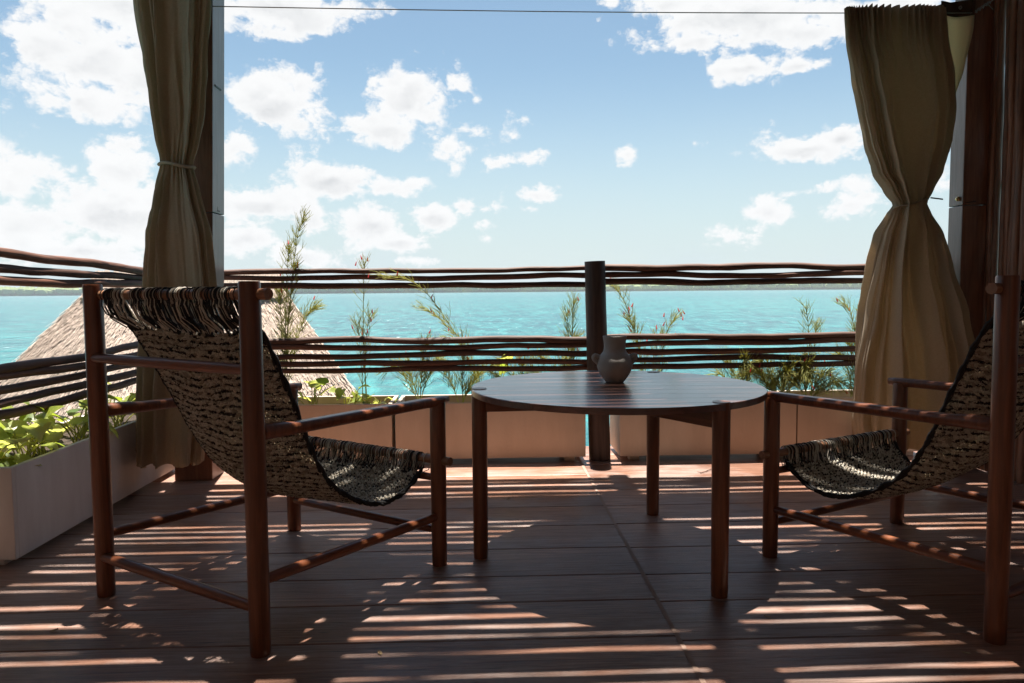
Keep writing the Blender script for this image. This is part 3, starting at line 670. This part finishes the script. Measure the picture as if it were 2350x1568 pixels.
# ------------------------------------------------------------------ thatched roof beyond the fence
pa = thing('palapa_hut', 'straw thatched hut roof below the deck at the corner of the fence', 'hut', (-2.9,9.5,WATER_Z))
def corner(px, py, Y): return wpt(px, py, Y)
q1, q2 = corner(215,655,9.2), corner(640,655,9.2)
e1, e2 = Vector((-6.15,6.3,-2.2)), Vector((.2,6.3,-2.2))
f1, f2 = Vector((-6.9,11.8,-2.2)), Vector((-1.2,11.8,-2.2))
RT_ = [(q1,q2,e1,e2),(q2,q1,f2,f1),(q2,q2,e2,f2),(q1,q1,f1,e1)]
def slope(F, u, v):
    a, c, d, e = F; p = (a.lerp(c, u)).lerp(d.lerp(e, u), v)
    return p+Vector((0,0,.16*math.sin(math.pi*min(1,v*1.0))))
b = MB()
for F in RT_:
    n = 16; vs = [slope(F, i/n, j/n) for i in range(n+1) for j in range(n+1)]
    b.add(vs, [(i*(n+1)+j, i*(n+1)+j+1, (i+1)*(n+1)+j+1, (i+1)*(n+1)+j) for i in range(n) for j in range(n)])
shift(b, pa).build('roof_deck', m_thatch, pa)
b = MB(); rs = random.Random(8)
for F, cnt in zip(RT_, (42000, 3000, 8000, 4000)):
    for _ in range(cnt):
        v = rs.random()**.75; u = rs.random(); p = slope(F, u, v); p2 = slope(F, u+rs.uniform(-.012,.012), min(1.03, v+rs.uniform(.02,.05)))
        d = (p2-p); s = Vector((d.y, -d.x, 0)); 
        if s.length < 1e-4: s = Vector((1,0,0))
        s = s.normalized()*rs.uniform(.003,.0065); lift = Vector((0,-.01,rs.uniform(.006,.035)))
        p += Vector((0,0,.012))
        b.add([p-s, p+s, p2+lift+s*.6, p2+lift-s*.6], [(0,1,2,3)], 0, False)
o = shift(b, pa).build('thatch', m_thatch, pa); o['kind'] = 'stuff'
b = MB()
for i in range(240):
    p = q1.lerp(q2, rs.random()); a = p+Vector((rs.uniform(-.1,.1),-.22,-.16)); c = p+Vector((rs.uniform(-.1,.1),.22,-.16)); b.tube([a, p+Vector((0,0,.13+rs.uniform(0,.03))), c], .03, 4, smooth=False)
shift(b, pa).build('ridge_cap', m_thatch, pa)
for (x, y_) in ((-6.0,6.9),(-.4,6.9),(-6.2,11.2),(-1.8,11.2)):
    b = MB(); b.tube([(0,0,-.8),(0,0,2.3)], .11, 12); b.build('hut_post', m_post, pa, (x-pa.location.x, y_-pa.location.y, 0))

# ------------------------------------------------------------------ plants
def leaf_mesh(sd):
    rr = random.Random(sd); b = MB(); n = 10; vs = []; fold = rr.uniform(.15,.5); curl = rr.uniform(.2,.8)
    for i in range(n+1):
        t = i/n; y_ = t
        wv = .46*(math.sin(math.pi*min(1, t*.96+.04)**.62))*(1-.18*t)+(.0 if t < .98 else 0)
        if t == 0: wv = .16
        for j in range(-2, 3):
            x = wv*j/2; back = -.13*abs(j)/2 if t < .12 else 0
            vs.append((x, y_+back, fold*abs(x)*.8-curl*.5*t*t+.02*fbm(x*6, t*6, sd)))
    b.add(vs, [(i*5+j, i*5+j+1, (i+1)*5+j+1, (i+1)*5+j) for i in range(n) for j in range(4)]); return b.mesh('leaf', m_leaf)
LEAF = [leaf_mesh(i) for i in range(5)]
LEAFD = []
for me in LEAF:
    c = me.copy(); c.materials[0] = m_leafd; LEAFD.append(c)
def leafy(label, loc, nl, spread, hgt, size, sd, group, dark=.25, name='leafy_plant'):
    t = thing(name, label, 'plant', loc, 0, group); rr = random.Random(sd); st = MB()
    for i in range(nl):
        a = rr.uniform(0, 6.28); r = spread*math.sqrt(rr.random()); tip = Vector((r*math.cos(a), r*math.sin(a)*.75, hgt*rr.uniform(.25,1)))
        base = Vector((rr.uniform(-.03,.03), rr.uniform(-.03,.03), 0)); mid = base.lerp(tip, .55)+Vector((0,0,.035))
        st.tube(catmull([base, mid, tip], 4), .0028, 5)
        k = size*rr.uniform(.65,1.25); me = (LEAFD if rr.random() < dark else LEAF)[rr.randrange(5)]
        put('leaf', me, t, tip, (rr.uniform(-.7,.9), rr.uniform(-.6,.6), rr.uniform(0, 6.28)), (k,k,k))
    st.build('stems', m_stem, t); return t
ORD = ['first', 'second', 'third', 'fourth', 'fifth', 'sixth', 'seventh']
SP = 'broad leaved plants growing in the side planter'
for i, (x, y_, n, h, sz) in enumerate([(-1.86,2.83,15,.20,.10),(-1.82,3.02,13,.17,.10),(-1.90,3.22,14,.20,.105),(-1.83,3.42,13,.19,.09),(-1.92,3.60,14,.22,.10),(-1.86,3.82,10,.17,.08),(-1.94,4.03,10,.22,.085)]):
    leafy('%s broad leaved yellow green plant in the side planter, counted from its free end' % ORD[i], (x,y_,.32), n, .14, h, sz, 50+i, SP)
BL = ['small broad leaved plant in the corner planter right behind the chair back', 'broad leaved plant in the corner planter over the chair armrest', 'dark green broad leaved plant in the corner planter near its joint', 'low broad leaved plant hugging the joint between two back planters', 'bright yellow leaves showing between the low rails behind the round table']
BP = 'small broad leaved plants in the back planters'
for i, (x, y_, n, h, sz) in enumerate([(-1.34,4.46,6,.14,.075),(-1.02,4.44,9,.17,.085),(-.82,4.50,8,.13,.085),(-.62,4.45,6,.08,.07),(.06,4.55,5,.30,.08)]):
    leafy(BL[i], (x,y_,.30), n, .13, h, sz, 80+i, BP, .35)
_f = MB(); _f.tube([(0,0,0),(0,0,.013),(0,0,.026)], [.0016,.0034,.0044], 6); FLOWER = _f.mesh('flower', m_flower)
def reed(label, loc, stems, sd, group, bushy=1.0, flowers=10, name='reed_plant'):
    """firecracker type plant: thin arching stems set with whorls of needle twigs and small red tubes"""
    t = thing(name, label, 'plant', loc, 0, group); rr = random.Random(sd); b = MB(); fl_ = MB()
    for (dx, dy, h, arch) in stems:
        n = 14; P = []; tip = Vector((dx, dy, h))
        ctrl = [Vector((rr.uniform(-.02,.02), rr.uniform(-.02,.02), 0)), Vector((dx*.25, dy*.25, h*.45)), Vector((dx*.65, dy*.65, h*.85+arch*.2)), tip-Vector((0,0,arch))]
        P = catmull(ctrl, 6); k = len(P); b.tube(P, [.0030*(1-.6*i/k) for i in range(k)], 5, cap=False)
        for i in range(4, k):
            for w_ in range(max(1, int(rr.uniform(3,8)*bushy))):
                p = P[i]; d = (P[min(i+1,k-1)]-P[i-1]).normalized(); side = Vector((rr.uniform(-1,1), rr.uniform(-1,1), rr.uniform(-.3,.6))).normalized()
                L = rr.uniform(.05,.15)*(1.15-.5*i/k); e = p+(d*.85+side*.55).normalized()*L; mid = p.lerp(e, .5)+side*.008
                b.tube([p, mid, e-Vector((0,0,L*.12))], [.0015,.0012,.0007], 3, cap=False)
                if rr.random() < .35:
                    for _ in range(2): e2 = mid+(d+Vector((rr.uniform(-1,1),rr.uniform(-1,1),rr.uniform(-.5,.7)))*.8).normalized()*L*.5; b.tube([mid, e2], [.0012,.0007], 3, cap=False)
                if rr.random() < .014*flowers/3 and i > k*.45:
                    f0 = e; f1 = e+Vector((rr.uniform(-.6,.6), rr.uniform(-.6,.6), -1)).normalized()*.026
                    put('flower', FLOWER, t, f0, (f1-f0).to_track_quat('Z','Y').to_euler())
    b.build('stems', m_stem, t)
    return t
RP = 'thin reed plants with red flowers in the back planters'
L1 = 'tall feathery reed plant with red flowers rising above the top rail'
reed(L1, (-1.20,4.50,.30), [(.14,.0,1.14,0),(.04,.05,.95,0),(.10,-.05,.85,0),(-.02,.02,.70,0),(.18,.05,.62,.02)], 1, None, 1.7, 6)
reed('single upright reed spray hung with many red flowers, open water behind', (-.735,4.52,.30), [(.02,.0,.86,0),(.04,.02,.55,0),(-.03,.0,.50,0)], 2, None, .8, 30)
reed('reed arching back over the rails and ending in a red flowered tuft', (.0,4.55,.30), [(-.58,-.20,.84,.05),(-.38,-.05,.60,.0),(-.22,.05,.46,.06)], 3, None, 1.0, 14)
g = 'low thin reed plant fanning out of a back planter'
for i, (x, st_) in enumerate([(-.40,[(-.2,0,.28,.05),(.15,.05,.32,.06),(.05,0,.4,.02),(-.1,.1,.25,0)]),(-.15,[(.2,0,.25,.06),(-.2,0,.28,.05),(.02,0,.33,0),(.12,.1,.2,0)]),(.22,[(-.15,0,.3,.05),(.12,.05,.34,.05),(.0,0,.26,0)]),(.42,[(.05,0,.3,.05),(-.14,0,.22,.05)])]):
    reed('%s low thin reed clump from the planter joint toward the fence post' % ORD[i], (x,4.5,.30), st_, 20+i, RP, 1.3, 5)
reed('reed with pink flowers leaning beside the grey fence post toward the water', (.98,4.54,.30), [(-.20,.02,.72,0),(-.10,.0,.5,0)], 9, None, 1.1, 12)
reed('short reed spray with pink flowers curving up behind the clay vase', (1.02,4.52,.30), [(.12,.0,.52,.0),(.02,.0,.40,0)], 10, None, .9, 16)
reed('thin upright reed tuft close behind the log fence post', (.52,4.60,.30), [(.02,.0,.62,0),(-.02,.02,.55,0),(.04,.02,.4,.02)], 11, None, 1.2, 4)
for i, (x, bush, st_) in enumerate([(1.55,1.4,[(-.2,0,.20,.07),(.1,0,.25,.06),(.0,-.06,.30,.05),(-.1,.05,.28,0)]),(1.78,2.2,[(-.25,-.05,.22,.10),(.12,-.02,.25,.07),(-.1,.05,.30,.05),(.25,0,.20,.09),(.02,-.1,.22,.06),(-.16,.1,.2,.03)]),(1.95,2.2,[(-.2,-.05,.24,.10),(.18,0,.20,.08),(.05,.08,.3,.05),(-.05,-.08,.26,.08),(.28,-.02,.14,.06)]),(2.25,1.1,[(-.1,0,.3,0),(.12,0,.27,.04),(.02,.05,.45,.0),(-.02,.03,.35,0)])]):
    reed('%s bushy arching reed clump from the table toward the wide curtain' % ORD[i], (x,4.5,.30), st_, 40+i, 'bushy reed clumps in the back planters', bush, 3)
reed('tall thin reed bending over the rail next to the wide curtain', (2.34,4.56,.30), [(-.14,.0,.62,.02),(-.02,.0,.55,.02),(.06,0,.42,.0)], 60, None, 1.2, 4)
reed('wispy upright reed standing in the water gap right of the bushy clump', (2.02,4.58,.30), [(-.05,.0,.58,0),(.02,.0,.46,0)], 61, None, .8, 1)

# ------------------------------------------------------------------ litter on the deck
tw = MB(); tw.tube([(0,0,.004),(.03,.02,.006),(.05,.05,.005),(.085,.07,.008)], .0022, 5); tw.tube([(0,0,.004),(-.02,.01,.006)], .0016, 5); tw.tube([(0,0,.004),(-.01,-.012,.005)], .0016, 5)
tag(tw.build('twig', m_stick, loc=(1.165,4.00,0)), 'small dry twig lying on the sunlit strip of deck', 'twig')

dl = MB(); n = 8
for i in range(n+1):
    t = i/n; wv = .012*math.sin(math.pi*t)**.8
    dl.v += [(t*.045-.02, -wv, .003+.006*t*t), (t*.045-.02, 0, .0015+.004*t*t), (t*.045-.02, wv, .004+.008*t*t)]
dl.f = [(3*i+j, 3*i+j+1, 3*i+j+4, 3*i+j+3) for i in range(n) for j in range(2)]; dl.mi = [0]*len(dl.f); dl.sm = [True]*len(dl.f)
M = Mat('dry_leaf', .8); M.col(M.mix(M.noise(M.coord(), 40, 3), (.22,.13,.06), (.46,.33,.18))); dme = dl.mesh('dry_leaf', M.m)
for x, y_, a in ((-1.29,2.22,.4),(-.30,2.03,2.0),(-.62,1.86,4.1),(.10,3.55,1.0),(1.30,1.95,5.2),(-1.45,3.35,.9),(.85,2.20,2.7)):
    tag(put('dry_leaf', dme, None, (x,y_,.0008), (0,0,a), (.5,.5,.7)), 'tiny dry leaf scrap lying on the deck boards', 'dry leaf', 'leaf scraps on the deck')

# ------------------------------------------------------------------ air over the lagoon
hz = MB(); hz.box((-5300,-400,-5.6),(5300,6200,24))
M = bpy.data.materials.new('lagoon_haze'); M.use_nodes = True; nt = M.node_tree; nt.nodes.clear()
vo = nt.nodes.new('ShaderNodeVolumePrincipled'); vo.inputs['Color'].default_value = (.82,.9,1,1); vo.inputs['Density'].default_value = .00013; vo.inputs['Anisotropy'].default_value = .3
mo = nt.nodes.new('ShaderNodeOutputMaterial'); nt.links.new(vo.outputs[0], mo.inputs['Volume'])
tag(hz.build('haze', M), kind='stuff')
